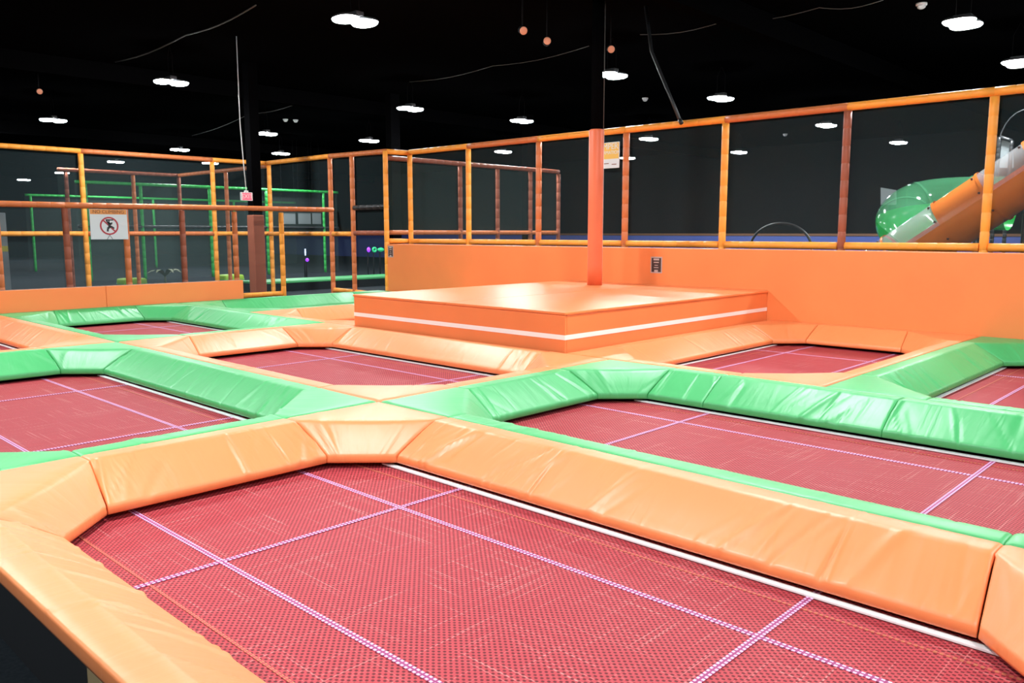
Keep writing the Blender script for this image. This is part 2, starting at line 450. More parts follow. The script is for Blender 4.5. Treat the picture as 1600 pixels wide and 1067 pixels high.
def trampoline(rect, color, label, seed, long_axis='y', splits=None, amp=0.006, foldy=11):
    x0, x1, y0, y1 = rect; splits = splits or {}
    t = thing('trampoline', label, 'trampoline', ((x0 + x1) / 2, (y0 + y1) / 2, FLOOR), 'trampolines set in the padded grid')
    c = parent_world(t)
    # woven bed
    ins = D - 0.12
    bx, by = (x1 - x0) / 2 - ins, (y1 - y0) / 2 - ins
    zb = -FLOOR
    bed = link('mat', box_mesh('mat', (-bx, -by, zb - 0.008), (bx, by, zb)), 'bed', t)
    hx, hy = (0.52, 1.06) if long_axis == 'y' else (1.06, 0.52)
    hw = 0.0145
    def strip(name, ax, pos_, material, half, w=hw, lift=0.003):
        if ax == 'y': v = [(pos_ - w, -half, zb + lift), (pos_ + w, -half, zb + lift), (pos_ + w, half, zb + lift), (pos_ - w, half, zb + lift)]
        else: v = [(-half, pos_ - w, zb + lift), (-half, pos_ + w, zb + lift), (half, pos_ + w, zb + lift), (half, pos_ - w, zb + lift)]
        uv = [(0, 0), (0, 1), (2 * half, 1), (2 * half, 0)] if ax == 'y' else [(0, 0), (0, 1), (2 * half, 1), (2 * half, 0)]
        vv = v + [(a, b_, z - 0.0025) for a, b_, z in v]
        return link(name, raw(name, vv, [(0, 1, 2, 3), (0, 4, 5, 1), (1, 5, 6, 2), (2, 6, 7, 3), (3, 7, 4, 0)], uvs=uv + uv), material, bed)
    for s in (-1, 1):
        strip('guide_line', 'y', s * hx, 'stitch', by - 0.02)
        strip('guide_line', 'x', s * hy, 'stitch', bx - 0.02, lift=0.0045)
        if long_axis == 'y': strip('hem_line', 'y', s * (bx - 0.25), 'hem', by - 0.02, 0.006, 0.0028)
        else: strip('hem_line', 'x', s * (by - 0.25), 'hem', bx - 0.02, 0.006, 0.0028)
        # pale steel edge rail showing below the long pads
        if long_axis == 'y':
            link('edge_rail', box_mesh('edge_rail', (s * (bx - 0.118) - 0.019, -by + 0.3, zb + 0.004), (s * (bx - 0.118) + 0.019, by - 0.3, zb + 0.016), 0.003), 'steel', t)
        else:
            link('edge_rail', box_mesh('edge_rail', (-bx + 0.3, s * (by - 0.105) - 0.019, zb + 0.004), (bx - 0.3, s * (by - 0.105) + 0.019, zb + 0.016), 0.003), 'steel', t)
    for k, sd in enumerate(('xmin', 'xmax', 'ymin', 'ymax')):
        side_pads(rect, sd, color, t, seed + k, splits.get(sd, ()), folds=foldy, amp=amp)
    corner_pad((x0, y0), (1, 0), (0, 1), color, t, seed + 11)
    corner_pad((x1, y0), (0, 1), (-1, 0), color, t, seed + 12)
    corner_pad((x1, y1), (-1, 0), (0, -1), color, t, seed + 13)
    corner_pad((x0, y1), (0, -1), (1, 0), color, t, seed + 14)
    # support frame under the pads: black boxed walls down to the carpet
    h0, h1 = 0.0, -FLOOR + ZR - 0.085
    ex, ey = (x1 - x0) / 2, (y1 - y0) / 2
    for lo, hi in (((-ex + 0.06, -ey + 0.06), (-ex + 0.09, ey - 0.06)), ((ex - 0.09, -ey + 0.06), (ex - 0.06, ey - 0.06)),
                   ((-ex + 0.092, -ey + 0.06), (ex - 0.092, -ey + 0.09)), ((-ex + 0.092, ey - 0.09), (ex - 0.092, ey - 0.06))):
        link('skirt', box_mesh('skirt', (*lo, h0), (*hi, h1)), 'skirt', t)
    return t

X0, X1, X2, X3 = 0.80, 3.65, 6.47, 11.0
Y0, Y1, Y2, Y3 = -0.03, 4.825, 9.685, 14.38
YA, YB, YC, YD = -0.05, 2.69, 5.40, 9.12
YE = 11.85
t00 = trampoline((X0, X1, Y0, Y1), 'orange', 'large orange-padded trampoline with a black skirt down to the dark carpet', 100, amp=0.007)
box('bare_board', (X0 + 0.035, 0.9, FLOOR), (X0 + 0.058, 2.62, ZR - 0.10), 'plywood', t00)['label'] = 'bare plywood board on the skirt'
trampoline((X1, X2, Y0, Y1), 'green', 'green-padded trampoline sharing ridges with the skirted orange one and the wall-side green one', 200, splits={'xmax': (3.52, 2.06, 0.9)}, amp=0.007)
trampoline((X2, X3, YB, YC), 'orange', 'orange-padded trampoline in the corner between platform and long orange wall', 300, 'x', splits={'xmax': ()}, foldy=4, amp=0.005)
trampoline((X2, X3, YA, YB), 'green', 'green-padded trampoline against the long orange padded wall', 400, 'x')
trampoline((X0, X1, Y1, Y2), 'green', 'green-padded trampoline sharing a ridge with the skirted orange one, away from platform', 500, amp=0.006)
trampoline((X1, X2, Y1, Y2), 'orange', 'orange-padded trampoline along the striped side of the platform, facing away from the wall', 600, amp=0.005, foldy=4)
trampoline((X0, X1, Y2, Y3), 'orange', 'orange-padded trampoline beside the low orange wall under the no climbing sign', 700)
trampoline((X1, X2, Y2, Y3), 'green', 'small-looking green-padded trampoline beside the low orange wall', 800)
trampoline((X2, X3, YD, YE), 'orange', 'orange-padded trampoline mostly hidden behind the platform', 900, 'x', foldy=4)
trampoline((X2, X3 - 0.08, YE, Y3 - 0.02), 'green', 'green-padded trampoline beyond the platform, next to the netted fence corner', 950, 'x', foldy=3, amp=0.003)

# ------------------------------------------------------------------ platform with column
pf = thing('platform', 'raised orange padded platform with a white stripe around its sides', 'platform', ((X2 + X3) / 2, (YC + YD) / 2, FLOOR))
PT = 0.685
px0, px1, py0, py1 = X2 + 0.04, X3 - 0.01, YC + 0.03, YD - 0.02
box('base', (px0 + 0.03, py0 + 0.03, FLOOR), (px1 - 0.03, py1 - 0.03, PT - 0.06), 'black', pf)
for lo, hi in (((px0, py0, 0.2), (px0 + 0.028, py1, PT - 0.034)), ((px0 + 0.030, py0, 0.2), (px1, py0 + 0.028, PT - 0.034)), ((px0 + 0.030, py1 - 0.028, 0.2), (px1, py1, PT - 0.034))):
    box('side_panel', lo, hi, 'deck_orange', pf, 0.006)
ymid = (py0 + py1) / 2
for ya, yb in ((py0 - 0.012, ymid - 0.002), (ymid + 0.002, py1 + 0.012)):
    box('top_pad', (px0 - 0.012, ya, PT - 0.032), (px1, yb, PT), 'deck_orange', pf, 0.012, 3)
box('stripe', (px0 - 0.003, py0 - 0.003, 0.395), (px0 - 0.0002, py1 + 0.003, 0.445), 'white_tape', pf)
box('stripe', (px0 - 0.0002, py0 - 0.003, 0.395), (px1, py0 - 0.0002, 0.445), 'white_tape', pf)

cb = at_z(929, 445, PT)
col = thing('column', 'round column in an orange padded sleeve rising from the platform, black above', 'column', (cb.x, cb.y, PT))
col_h = 3.07 - PT
def lathe(name, prof, material, parent, n=28, loc=(0, 0, 0)):
    verts, faces = [], []
    for r, z in prof:
        for k in range(n):
            a = 2 * pi * k / n; verts.append((r * cos(a), r * sin(a), z))
    for i in range(len(prof) - 1):
        for k in range(n): faces.append((i * n + k, i * n + (k + 1) % n, (i + 1) * n + (k + 1) % n, (i + 1) * n + k))
    faces.append(tuple(range(n))[::-1]); faces.append(tuple(range((len(prof) - 1) * n, len(prof) * n)))
    o = link(name, raw(name, verts, faces, smooth=True), material, parent); o.location = loc
    return o
RC = 0.116
lathe('padded_sleeve', [(RC, 0.001), (RC, 0.3), (RC * 0.99, 1.2), (RC, col_h - 0.03), (RC - 0.006, col_h - 0.008), (RC - 0.02, col_h)], 'column_orange', col)
lathe('pole', [(0.088, col_h + 0.001), (0.088, CEIL - PT - 0.001)], 'roof_black', col, 20)
sv = Vector((0.80, -0.60, 0)) * (RC + 0.001)
tube('zip_seam', [Vector((cb.x, cb.y, PT)) + sv + Vector((0, 0, 0.02)), Vector((cb.x, cb.y, PT)) + sv + Vector((0, 0, col_h - 0.03))], 0.006, 'white_tape', col, 6)
tube('conduit', [Vector((cb.x, cb.y, PT)) + Vector((0.075, -0.075, col_h)), Vector((cb.x, cb.y, PT)) + Vector((0.075, -0.075, CEIL - PT - 0.01))], 0.008, 'cord', col, 6)

# ------------------------------------------------------------------ padded walls
WT = 1.257
wr = struct('wall_right', box_mesh('wall_right', (11.02, -6, FLOOR), (11.42, 14.10, WT - 0.012)), 'black', 'long orange padded wall below the netted orange fence', 'wall')
link('panel', box_mesh('panel', (11.0, -6, 0.10), (11.018, 14.12, WT), 0.008, 3), 'wall_orange', wr)
link('top_cap', box_mesh('top_cap', (11.0185, -6, WT - 0.011), (11.44, 14.11, WT), 0.004), 'wall_orange', wr)
link('end_panel', box_mesh('end_panel', (11.0185, 14.101, FLOOR), (11.42, 14.12, WT - 0.012)), 'wall_orange', wr)
wl = struct('wall_left', box_mesh('wall_left', (-6, 14.42, FLOOR), (7.77, 14.56, 0.595)), 'black', 'low orange padded wall under the no climbing sign', 'wall')
for a, b_ in ((-6, -1.55), (-1.545, 1.87), (1.875, 5.295), (5.30, 7.78)):
    link('panel', box_mesh('panel', (a, 14.39, 0.12), (b_, 14.418, 0.612), 0.008, 3), 'wall_orange', wl)
link('top_cap', box_mesh('top_cap', (-6, 14.4185, 0.596), (7.78, 14.57, 0.612)), 'cap', wl)

# ------------------------------------------------------------------ netted pipe fences
def fence(name, label, posts, rails, nets, group=None):
    """posts: (x, y, z0, z1, foam); rails: (p, q, foam); nets: four corners each"""
    b0 = posts[0]
    t = thing(name, label, 'fence', (b0[0], b0[1], FLOOR), group)
    for x, y, z0, z1, f in posts: foam_pipe('post', (x, y, z0), (x, y, z1), f, t)
    for p, q, f in rails: foam_pipe('rail', p, q, f, t)
    for c in nets:
        mt = 'net'
        if len(c) == 5: mt = c[4]; c = c[:4]
        quad('net', c, mt, t)
    return t
def vnet(x0, y0, x1, y1, z0, z1, mt='net'): return ((x0, y0, z0), (x1, y1, z0), (x1, y1, z1), (x0, y0, z1), mt)

XF = 11.6
ys = [14.06, 12.23, 10.34, 8.37, 6.52, 4.66, 2.87, 1.05, -0.8]
pf_ = ['foam', 'foam', 'rust', 'rust', 'foam', 'brown', 'foam', 'rust', 'foam']
zt = 3.21
posts = [(XF, y, FLOOR, zt - 0.056, f) for y, f in zip(ys, pf_)] + [(11.04, 14.19, FLOOR, zt, 'foam')]
rails = []
rf_top = ['foam', 'rust', 'foam', 'foam', 'rust', 'foam', 'foam', 'foam']
for i in range(len(ys) - 1):
    rails.append(((XF, ys[i], zt), (XF, ys[i + 1], zt), rf_top[i]))
    rails.append(((XF, ys[i] - 0.057, 1.315), (XF, ys[i + 1] + 0.057, 1.315), 'foam'))
rails.append(((11.096, 14.19, zt - 0.01), (XF, 14.12, zt - 0.01), 'foam'))
rails.append(((11.096, 14.19, 1.325), (XF, 14.12, 1.315), 'foam'))
nets = [vnet(XF + 0.06, ys[i], XF + 0.06, ys[i + 1], 1.3, zt) for i in range(len(ys) - 1)]
fence('netted_fence', 'long orange pipe fence with black netting above the tall orange wall', posts, rails, nets)

XS, YF2 = 11.12, 19.2
zs = 3.24
posts = [(XS, 16.35, FLOOR, zs - 0.056, 'rust'), (XS, 15.5, FLOOR, zs - 0.056, 'rust')]
rails = [((XS, 19.10, zs), (XS, 16.35, zs), 'foam'), ((XS, 16.35, zs), (XS, 14.25, zs - 0.03), 'rust'),
         ((XS, 19.10, 1.47), (XS, 16.41, 1.47), 'foam'), ((XS, 16.29, 1.47), (XS, 15.56, 1.47), 'foam'), ((XS, 15.44, 1.49), (XS, 14.25, 1.49), 'brown'),
         ((XS, 15.44, 2.05), (XS, 14.25, 2.05), 'dark_foam'), ((XS, 16.29, 0.17), (XS, 15.56, 0.16), 'foam'), ((XS, 15.44, 0.16), (XS, 14.25, 0.14), 'foam')]
nets = [vnet(XS + 0.06, 19.1, XS + 0.06, 16.35, FLOOR + 0.02, zs), vnet(XS + 0.06, 16.35, XS + 0.06, 14.3, FLOOR + 0.02, zs)]
fence('netted_fence', 'orange netted fence joining the end of the tall orange wall to the tall corner', posts, rails, nets)

posts = [(x, YF2, FLOOR, zs - 0.056, f) for x, f in ((3.7, 'foam'), (6.72, 'foam'), (9.70, 'foam'), (XS + 0.1, 'foam'))]
rails = []
fx = [3.7, 6.72, 9.70, XS + 0.1]
for i, f in zip(range(3), ('foam', 'rust', 'foam')):
    rails.append(((fx[i], YF2, zs), (fx[i + 1], YF2, zs), f))
    rails.append(((fx[i] + 0.057, YF2, 1.475), (fx[i + 1] - 0.057, YF2, 1.475), 'foam' if i != 1 else 'rust'))
nets = [vnet(fx[i], YF2 + 0.06, fx[i + 1], YF2 + 0.06, FLOOR + 0.02, zs) for i in range(3)]
fence('netted_fence', 'tall orange netted fence behind the fence that carries the no climbing sign', posts, rails, nets)

YF1 = 16.2
zf = 1.99
f1x = [0.9, 1.99, 3.10, 4.24, 5.34, 6.40, 7.50, 8.62, 9.72]
posts = [(x, YF1, FLOOR, zf - 0.056, 'brown' if k % 2 == 0 else 'rust') for k, x in enumerate(f1x)]
posts[-1] = (f1x[-1], YF1, FLOOR, zf - 0.056, 'foam')
rails = [((f1x[0], YF1, zf), (5.34, YF1, zf), 'rust'), ((5.34, YF1, zf), (XS - 0.06, YF1, zf + 0.03), 'rust'), ((f1x[-2] + 0.057, YF1, 0.17), (f1x[-1] - 0.057, YF1, 0.17), 'foam')]
nets = [vnet(f1x[0], YF1 + 0.06, f1x[-1], YF1 + 0.06, FLOOR + 0.02, zf, 'net')]
fence('netted_fence', 'low orange and brown pipe fence carrying the no climbing sign', posts, rails, nets)

# fences further back
posts = [(11.35, y, FLOOR, 3.14, f) for y, f in ((21.7, 'rust'), (24.6, 'brown'))] + [(10.0, 24.6, FLOOR, 3.14, 'rust'), (8.2, 24.6, FLOOR, 3.14, 'brown')]
rails = [((11.35, 19.4, 3.2), (11.35, 24.6, 3.2), 'rust'), ((11.35, 24.6, 3.2), (8.0, 24.6, 3.2), 'brown'), ((11.35, 19.4, 1.48), (11.35, 21.64, 1.48), 'rust')]
fence('netted_fence', 'rust brown frame fence beyond the tall orange netted fence', posts, rails, [vnet(8, 24.66, 11.35, 24.66, FLOOR + 0.02, 3.2, 'net_far')])
gz = 3.15
posts = [(x, 29.2, FLOOR, gz - 0.056, 'green_foam') for x in (10.3, 12.1, 14.6, 16.9, 19.5)]
rails = [((10.0, 29.2, gz), (20.2, 29.2, gz), 'green_foam'), ((10.0, 29.2, 1.7), (20.2, 29.2, 1.7), 'dark_foam')]
fence('netted_fence', 'bright green pipe fence far behind the orange fences', posts, rails, [vnet(10, 29.26, 20.2, 29.26, FLOOR + 0.02, gz, 'net_far')])
posts = [(x, 38.5, FLOOR, 3.0, 'green_foam') for x in (11.4, 13.6, 16.5, 20.5)]
rails = [((11.2, 38.5, 3.05), (24, 38.5, 3.05), 'green_foam')]
fence('netted_fence', 'dim green pipe frame furthest back in the hall', posts, rails, [vnet(11.2, 38.56, 24, 38.56, FLOOR + 0.02, 3.05, 'net_far')])
posts = [(x, 15.0, FLOOR, 3.1, 'brown') for x in (13.95, 15.25, 16.5, 17.65)]
rails = [((11.75, 15.0, 3.16), (17.65, 15.0, 3.16), 'brown'), ((11.75, 15.0, 1.5), (17.59, 15.0, 1.5), 'rust')]
fence('netted_fence', 'dull brown frame fence seen through the netting behind the tall orange wall', posts, rails, [vnet(11.75, 15.06, 17.65, 15.06, 1.5, 3.16, 'net_far')])

# dark post among the brown frame and the second padded column
c2 = at_y(404, 457, 17.1)
col2 = thing('column', 'square-shouldered column with a dull orange sleeve and black top beside the exit sign', 'column', (c2.x, 17.1, FLOOR))
h2 = 1.5 + (363 - 337) * 0.0151
box('padded_sleeve', (c2.x - 0.14, 16.96, FLOOR), (c2.x + 0.14, 17.24, h2), M['brown'], col2, 0.03, 3)
box('pole', (c2.x - 0.115, 16.985, h2), (c2.x + 0.115, 17.215, CEIL), 'roof_black', col2, 0.01)
for px_ in (621, 829):
    p = at_y(px_, 365, 18.0)
    o = thing('column', 'slim black steel column behind the dull brown frame fence', 'column', (p.x, 18.1, FLOOR), 'slim black columns')
    box('post', (p.x - 0.15, 18.0, FLOOR), (p.x + 0.15, 18.24, CEIL), 'roof_black', o, 0.008)
    box('foot_plate', (p.x - 0.2, 17.9, FLOOR), (p.x + 0.2, 17.998, FLOOR + 0.03), 'black', o)

# ------------------------------------------------------------------ ceiling lights
def make_light():
    t = thing('ceiling_light', 'twin white LED panel lamp hanging below the black ceiling', 'ceiling light', (0, 0, 0), 'twin LED ceiling lamps')
    link('housing', box_mesh('housing', (-0.07, -0.12, 0.052), (0.07, 0.12, 0.12), 0.015), 'housing', t)
    for s in (-1, 1):
        # oval housing with a shallow domed diffuser below it
        def oval(name, rings, material, par):
            V, Fc = [], []; n = 24
            for rx, ry, z in rings:
                for k in range(n):
                    c_, d_ = cos(2 * pi * k / n), sin(2 * pi * k / n)
                    V.append((s * 0.165 + rx * math.copysign(abs(c_) ** 0.8, c_), ry * math.copysign(abs(d_) ** 0.8, d_), z))
            for i in range(len(rings) - 1):
                for k in range(n): Fc.append((i * n + k, i * n + (k + 1) % n, (i + 1) * n + (k + 1) % n, (i + 1) * n + k))
            Fc.append(tuple(range((len(rings) - 1) * n, len(rings) * n)))
            me = raw(name, V, Fc, True); bm = bmesh.new(); bm.from_mesh(me); bmesh.ops.recalc_face_normals(bm, faces=bm.faces); bm.to_mesh(me); bm.free()
            return link(name, me, material, par)
        w_ = oval('wing', [(0.158, 0.218, 0.012), (0.160, 0.220, 0.03), (0.13, 0.19, 0.05)], 'housing', t)
        oval('led_panel', [(0.155, 0.215, 0.010), (0.152, 0.211, -0.008), (0.135, 0.19, -0.026), (0.09, 0.13, -0.037), (0.04, 0.06, -0.041)], 'lamp', w_)
    tube('hanger_wire', [(0, -0.1, 0.11), (0, -0.1, 0.5), (0, 0, CEIL - 4.5)], 0.004, 'black', t, 5)
    tube('hanger_wire', [(0, 0.1, 0.11), (0, 0.1, 0.5), (0, 0, CEIL - 4.5)], 0.004, 'black', t, 5)
    return t
LZ = 4.5
spots = [(7.36, 10.09), (7.70, 16.8), (8.0, 24.66), (8.1, 31.5),
         (13.5, 3.83), (13.2, 9.9), (13.3, 16.07), (13.55, 23.26), (13.94, 30.0), (14.4, 37.1), (15.1, 45.8), (15.55, 53.4),
         (17.29, 3.95), (17.13, 9.78), (16.8, 15.6), (16.9, 22.56), (17.27, 28.63), (17.5, 34.8),
         (22.8, 15.57), (22.6, 21.93), (23.4, 10.0), (28.9, 15.66), (29.5, 10.1), (28.0, 20.13),
         (7.4, 3.9), (7.4, -2.2), (1.6, 3.9), (1.6, 10.0), (1.6, 16.5), (1.6, -2.2), (13.4, -2.2), (17.2, -2.2), (-4.2, -2.2), (-4.2, 3.9), (-4.2, 10.0), (1.6, -8.2), (7.4, -8.2)]
lp = make_light()
for i, (x, y) in enumerate(spots):
    o = lp if i == 0 else copy_tree(lp)
    o.location = (x, y, LZ)

# ------------------------------------------------------------------ signs
sg0, sg1 = at_y(141, 331, YF1 - 0.075), at_y(199.5, 373.5, YF1 - 0.075)
sx0, sx1 = at_y(141, 350, YF1 - 0.08).x, at_y(199.5, 350, YF1 - 0.08).x
sz1, sz0 = at_y(168, 327, YF1 - 0.08).z, at_y(168, 374, YF1 - 0.08).z
cxs = (sx0 + sx1) / 2
sy = YF1 - 0.072
ns = thing('no_climbing_sign', 'white board with a red barred climbing figure hung on the low fence', 'sign', (cxs, sy, sz0))
wS, hS = sx1 - sx0, sz1 - sz0
box('board', (sx0, sy, sz0), (sx1, sy + 0.012, sz1), 'sign_white', ns, 0.002)
box('header', (sx0 + 0.01, sy - 0.003, sz1 - 0.165 * hS), (sx1 - 0.01, sy - 0.0002, sz1 - 0.002), 'sign_orange', ns)
text('header_lettering', 'NO CLIMBING', 0.088, 'print_brown', ns, (0, -0.005, hS - 0.088 * hS), (pi / 2, 0, 0), 0.001)
def flat_ring(name, r0, r1, y, cz, material, parent, n=48):
    v, f = [], []
    for k in range(n):
        a = 2 * pi * k / n
        v += [(r0 * cos(a), y, cz + r0 * sin(a)), (r1 * cos(a), y, cz + r1 * sin(a)), (r0 * cos(a), y + 0.002, cz + r0 * sin(a)), (r1 * cos(a), y + 0.002, cz + r1 * sin(a))]
    for k in range(n):
        a, b_ = 4 * k, 4 * ((k + 1) % n)
        f += [(a, a + 1, b_ + 1, b_), (a + 2, b_ + 2, b_ + 3, a + 3), (a + 1, a + 3, b_ + 3, b_ + 1), (a, b_, b_ + 2, a + 2)]
    return link(name, raw(name, v, f), material, parent)
RR = 0.30 * hS
ccz = hS * 0.45
flat_ring('ring', RR - 0.028, RR, -0.004, ccz, 'sign_red', ns)
def bar(name, p, q, w, material, parent, y=-0.004, th=0.002):
    a, b_ = Vector((p[0], 0, p[1])), Vector((q[0], 0, q[1])); d = (b_ - a).normalized(); n = Vector((-d.z, 0, d.x)) * (w / 2)
    v = [a - n, b_ - n, b_ + n, a + n]; v = [Vector((k.x, y, k.z)) for k in v]; v += [k + Vector((0, th, 0)) for k in v]
    return (v, [(0, 1, 2, 3), (7, 6, 5, 4), (0, 4, 5, 1), (1, 5, 6, 2), (2, 6, 7, 3), (3, 7, 4, 0)])
def bars(name, segs, material, parent, y):
    V, Fc = [], []
    for p, q, w in segs:
        v, f = bar(name, p, q, w, material, parent, y); n0 = len(V); V += v; Fc += [tuple(i + n0 for i in k) for k in f]
    return link(name, raw(name, V, Fc), material, parent)
s_ = RR
def fp(a, b_): return (a * s_, ccz + b_ * s_)
bars('figure', [(fp(-0.03, 0.35), fp(0.05, -0.1), 0.045), (fp(-0.03, 0.3), fp(0.25, 0.18), 0.03), (fp(0.25, 0.18), fp(0.28, 0.4), 0.024), (fp(0, 0.3), fp(-0.22, 0.45), 0.028),
                (fp(-0.22, 0.45), fp(-0.24, 0.66), 0.024), (fp(0.03, -0.08), fp(-0.18, -0.32), 0.04), (fp(-0.18, -0.32), fp(-0.2, -0.62), 0.032), (fp(0.05, -0.08), fp(0.33, -0.12), 0.036),
                (fp(0.33, -0.12), fp(0.5, -0.3), 0.03), (fp(-0.35, 0.66), fp(0.45, 0.66), 0.022), (fp(-0.07, 0.49), fp(0.05, 0.49), 0.055)], 'sign_black', ns, -0.0075)
bars('slash', [((-RR * 0.68, ccz + RR * 0.68), (RR * 0.68, ccz - RR * 0.68), 0.026)], 'sign_red', ns, -0.0045)
bars('pole_tie', [((-0.05, 0.002), (0, 0.08), 0.012), ((0.05, 0.002), (0, 0.08), 0.012)], 'panel_grey', ns, -0.0035)

# notice on the long fence, part hidden by the column
XN = XF - 0.075
na, nb_ = at_x(968, 221, XN), at_x(965.5, 262, XN)
yA = at_x(931, 240, XN).y; yB = na.y
nt = thing('jumper_notice', 'yellow and white jumper notice on the long fence behind the column', 'sign', (XN, (yA + yB) / 2, nb_.z))
hN = na.z - nb_.z
box('board', (XN, yB, nb_.z), (XN + 0.01, yA, na.z), 'sign_white', nt, 0.002)
box('colour_field', (XN - 0.003, yB + 0.012, nb_.z + 0.36 * hN), (XN - 0.0002, yA - 0.012, na.z - 0.012), 'sign_yellow', nt)
rotN = (pi / 2, 0, -pi / 2)
text('lettering', 'JUMPER', 0.135, 'sign_white', nt, (-0.004, 0.0, hN * 0.83), rotN, 0.001)
text('lettering', 'INFORMATION', 0.078, 'sign_white', nt, (-0.004, 0.0, hN * 0.60), rotN, 0.001)
for a, b_ in ((0.18, 0.25), (0.02, 0.17), (-0.16, 0.13), (0.2, 0.09)):
    yy = (yA + yB) / 2 + a * 0.9
    box('printed_line', (XN - 0.002, yy - 0.05, nb_.z + b_ * hN), (XN - 0.0002, yy + 0.05, nb_.z + (b_ + 0.03) * hN), 'print_brown', nt)

def small_poster(px0_, py0_, px1_, py1_, label):
    Xp = 10.995
    a, b_ = at_x(px0_, py0_, Xp), at_x(px1_, py1_, Xp)
    t = thing('poster', label, 'poster', (Xp, (a.y + b_.y) / 2, b_.z))
    box('sheet', (Xp, b_.y, b_.z), (Xp + 0.004, a.y, a.z), 'poster_pale', t)
    m_ = 0.018
    box('print', (Xp - 0.002, b_.y + m_, b_.z + m_), (Xp - 0.0002, a.y - m_, a.z - m_), 'poster_dark', t)
    h, w = a.z - b_.z, a.y - b_.y; yc = (a.y + b_.y) / 2
    for fz, fw, fh in ((0.84, 0.5, 0.12), (0.66, 0.45, 0.07), (0.48, 0.3, 0.05), (0.34, 0.4, 0.05), (0.13, 0.32, 0.14)):
        box('print_block', (Xp - 0.004, yc - fw * w / 2, b_.z + fz * h - fh * h / 2), (Xp - 0.0022, yc + fw * w / 2, b_.z + fz * h + fh * h / 2), 'poster_pale', t)
small_poster(1017, 401, 1034, 427, 'small dark poster in the middle of the tall orange wall')
small_poster(606, 384, 614.5, 402, 'narrow dark poster on the very end of the tall orange wall')

# hanging exit sign
ex = at_y(386, 307, 15.0)
es = thing('exit_sign', 'red lit exit sign hanging on a wire beside the padded column', 'sign', (ex.x, 15.0, ex.z - 0.08))
box('case', (ex.x - 0.12, 15.0, ex.z - 0.08), (ex.x + 0.12, 15.05, ex.z + 0.08), 'white', es, 0.008)
box('face', (ex.x - 0.10, 14.996, ex.z - 0.068), (ex.x + 0.10, 14.9995, ex.z + 0.068), 'exit_red', es)
text('lettering', 'EXIT', 0.115, 'white', es, (0, -0.006, 0.08), (pi / 2, 0, 0), 0.001)
box('canopy', (ex.x - 0.035, 15.0, ex.z + 0.081), (ex.x + 0.035, 15.05, ex.z + 0.115), 'white', es, 0.006)
tube('wire', [(ex.x, 15.025, ex.z + 0.11), (ex.x - 0.03, 15.025, ex.z + 0.6), (ex.x - 0.07, 15.025, ex.z + 1.4), (ex.x - 0.07, 15.025, CEIL)], 0.009, 'white', es, 6)

# ------------------------------------------------------------------ ceiling odds and ends
def par_can(px_, py_, label, tilt):
    p = at_z(px_, py_, 4.55)
    t = thing('spotlight', label, 'spotlight', (p.x, p.y, p.z))
    to_cam = (Vector((0, 0, CAM_H)) - p).normalized()
    dirv = (to_cam + Vector(tilt)).normalized()
    rot = dirv.to_track_quat('Z', 'Y').to_euler()
    o = lathe('can', [(0.045, -0.16), (0.06, -0.12), (0.062, 0.0), (0.066, 0.004)], 'black', t, 16); o.rotation_euler = rot
    o = lathe('lens', [(0.060, 0.0042), (0.05, 0.009), (0.02, 0.012)], 'disc', t, 16); o.rotation_euler = rot
    tube('bracket', [p - dirv * 0.08, p - dirv * 0.08 + Vector((0, 0, 0.2)), (p.x - dirv.x * 0.08, p.y - dirv.y * 0.08, CEIL)], 0.012, 'black', t, 6)
GL = 'small spotlights under the roof'
for a in ((818, 48, 'small orange-lensed spotlight, farther of the pair from the column', (0.35, 0.1, 0)), (855, 64, 'small orange-lensed spotlight, nearer of the pair to the column', (-0.35, -0.5, 0.2)),
          (955, 77, 'lone orange-lensed spotlight just above the column', (0.3, 0.1, 0)), (62, 143, 'dim orange-lensed spotlight above the low fence with the no climbing sign', (0.2, 0.3, 0))):
    par_can(*a)
for k, (px_, py_) in enumerate(((735, 188), (1008, 153), (1227, 209), (446, 186), (462, 187), (1368, 117), (1184, 47), (1440, 5))):
    p = at_z(px_, py_, CEIL)
    t = thing('smoke_detector', 'small pale smoke detector on the black ceiling', 'detector', (p.x, p.y, CEIL - 0.09), 'smoke detectors')
    lathe('base', [(0.085, 0.055), (0.085, 0.089)], 'white', t, 16)
    lathe('dome', [(0.03, 0.0), (0.06, 0.018), (0.07, 0.0548)], 'white', t, 16)
def cable(pts, r, label, z=CEIL - 0.008):
    P = [at_z(a, b_, z) for a, b_ in pts]
    Q = []
    for i in range(len(P) - 1):
        for k in range(6):
            u = k / 6; q = P[i].lerp(P[i + 1], u); q.z -= 0.07 * sin(pi * u); Q.append(q)
    Q.append(P[-1])
    tag(link('cable', tube_mesh('cable', Q, r, 6), 'cord'), label, 'cable')
cable([(1000, 54), (1130, 34), (1280, 12), (1380, 0)], 0.007, 'thin pale cable sagging across the ceiling above the column')
cable([(640, 128), (770, 103), (920, 72)], 0.007, 'thin straight cable ending above the column')
cable([(180, 97), (290, 55), (400, 8)], 0.012, 'thick cable across the ceiling above the twin lamps')
cable([(300, 212), (390, 178), (470, 160)], 0.010, 'thin cable crossing the ceiling above the exit sign')
p0, p1 = at_z(1018, 80, 4.9), at_x(1064, 190, XF)
dp = thing('hanging_hose', 'black hose slanting down to the top rail of the long fence', 'hose', tuple(p1))
tube('hose', [(lambda q: (q.x, q.y, CEIL))(at_x(1008, 52, 11.8)), at_x(1018, 80, 11.7), at_x(1042, 138, 11.6), at_x(1062, 187, XF - 0.16)], 0.028, 'dark_foam', dp, 8)
tube('nozzle', [at_x(1062, 187, XF - 0.16), at_x(1065, 193, XF - 0.17)], 0.034, 'dark_foam', dp, 8)

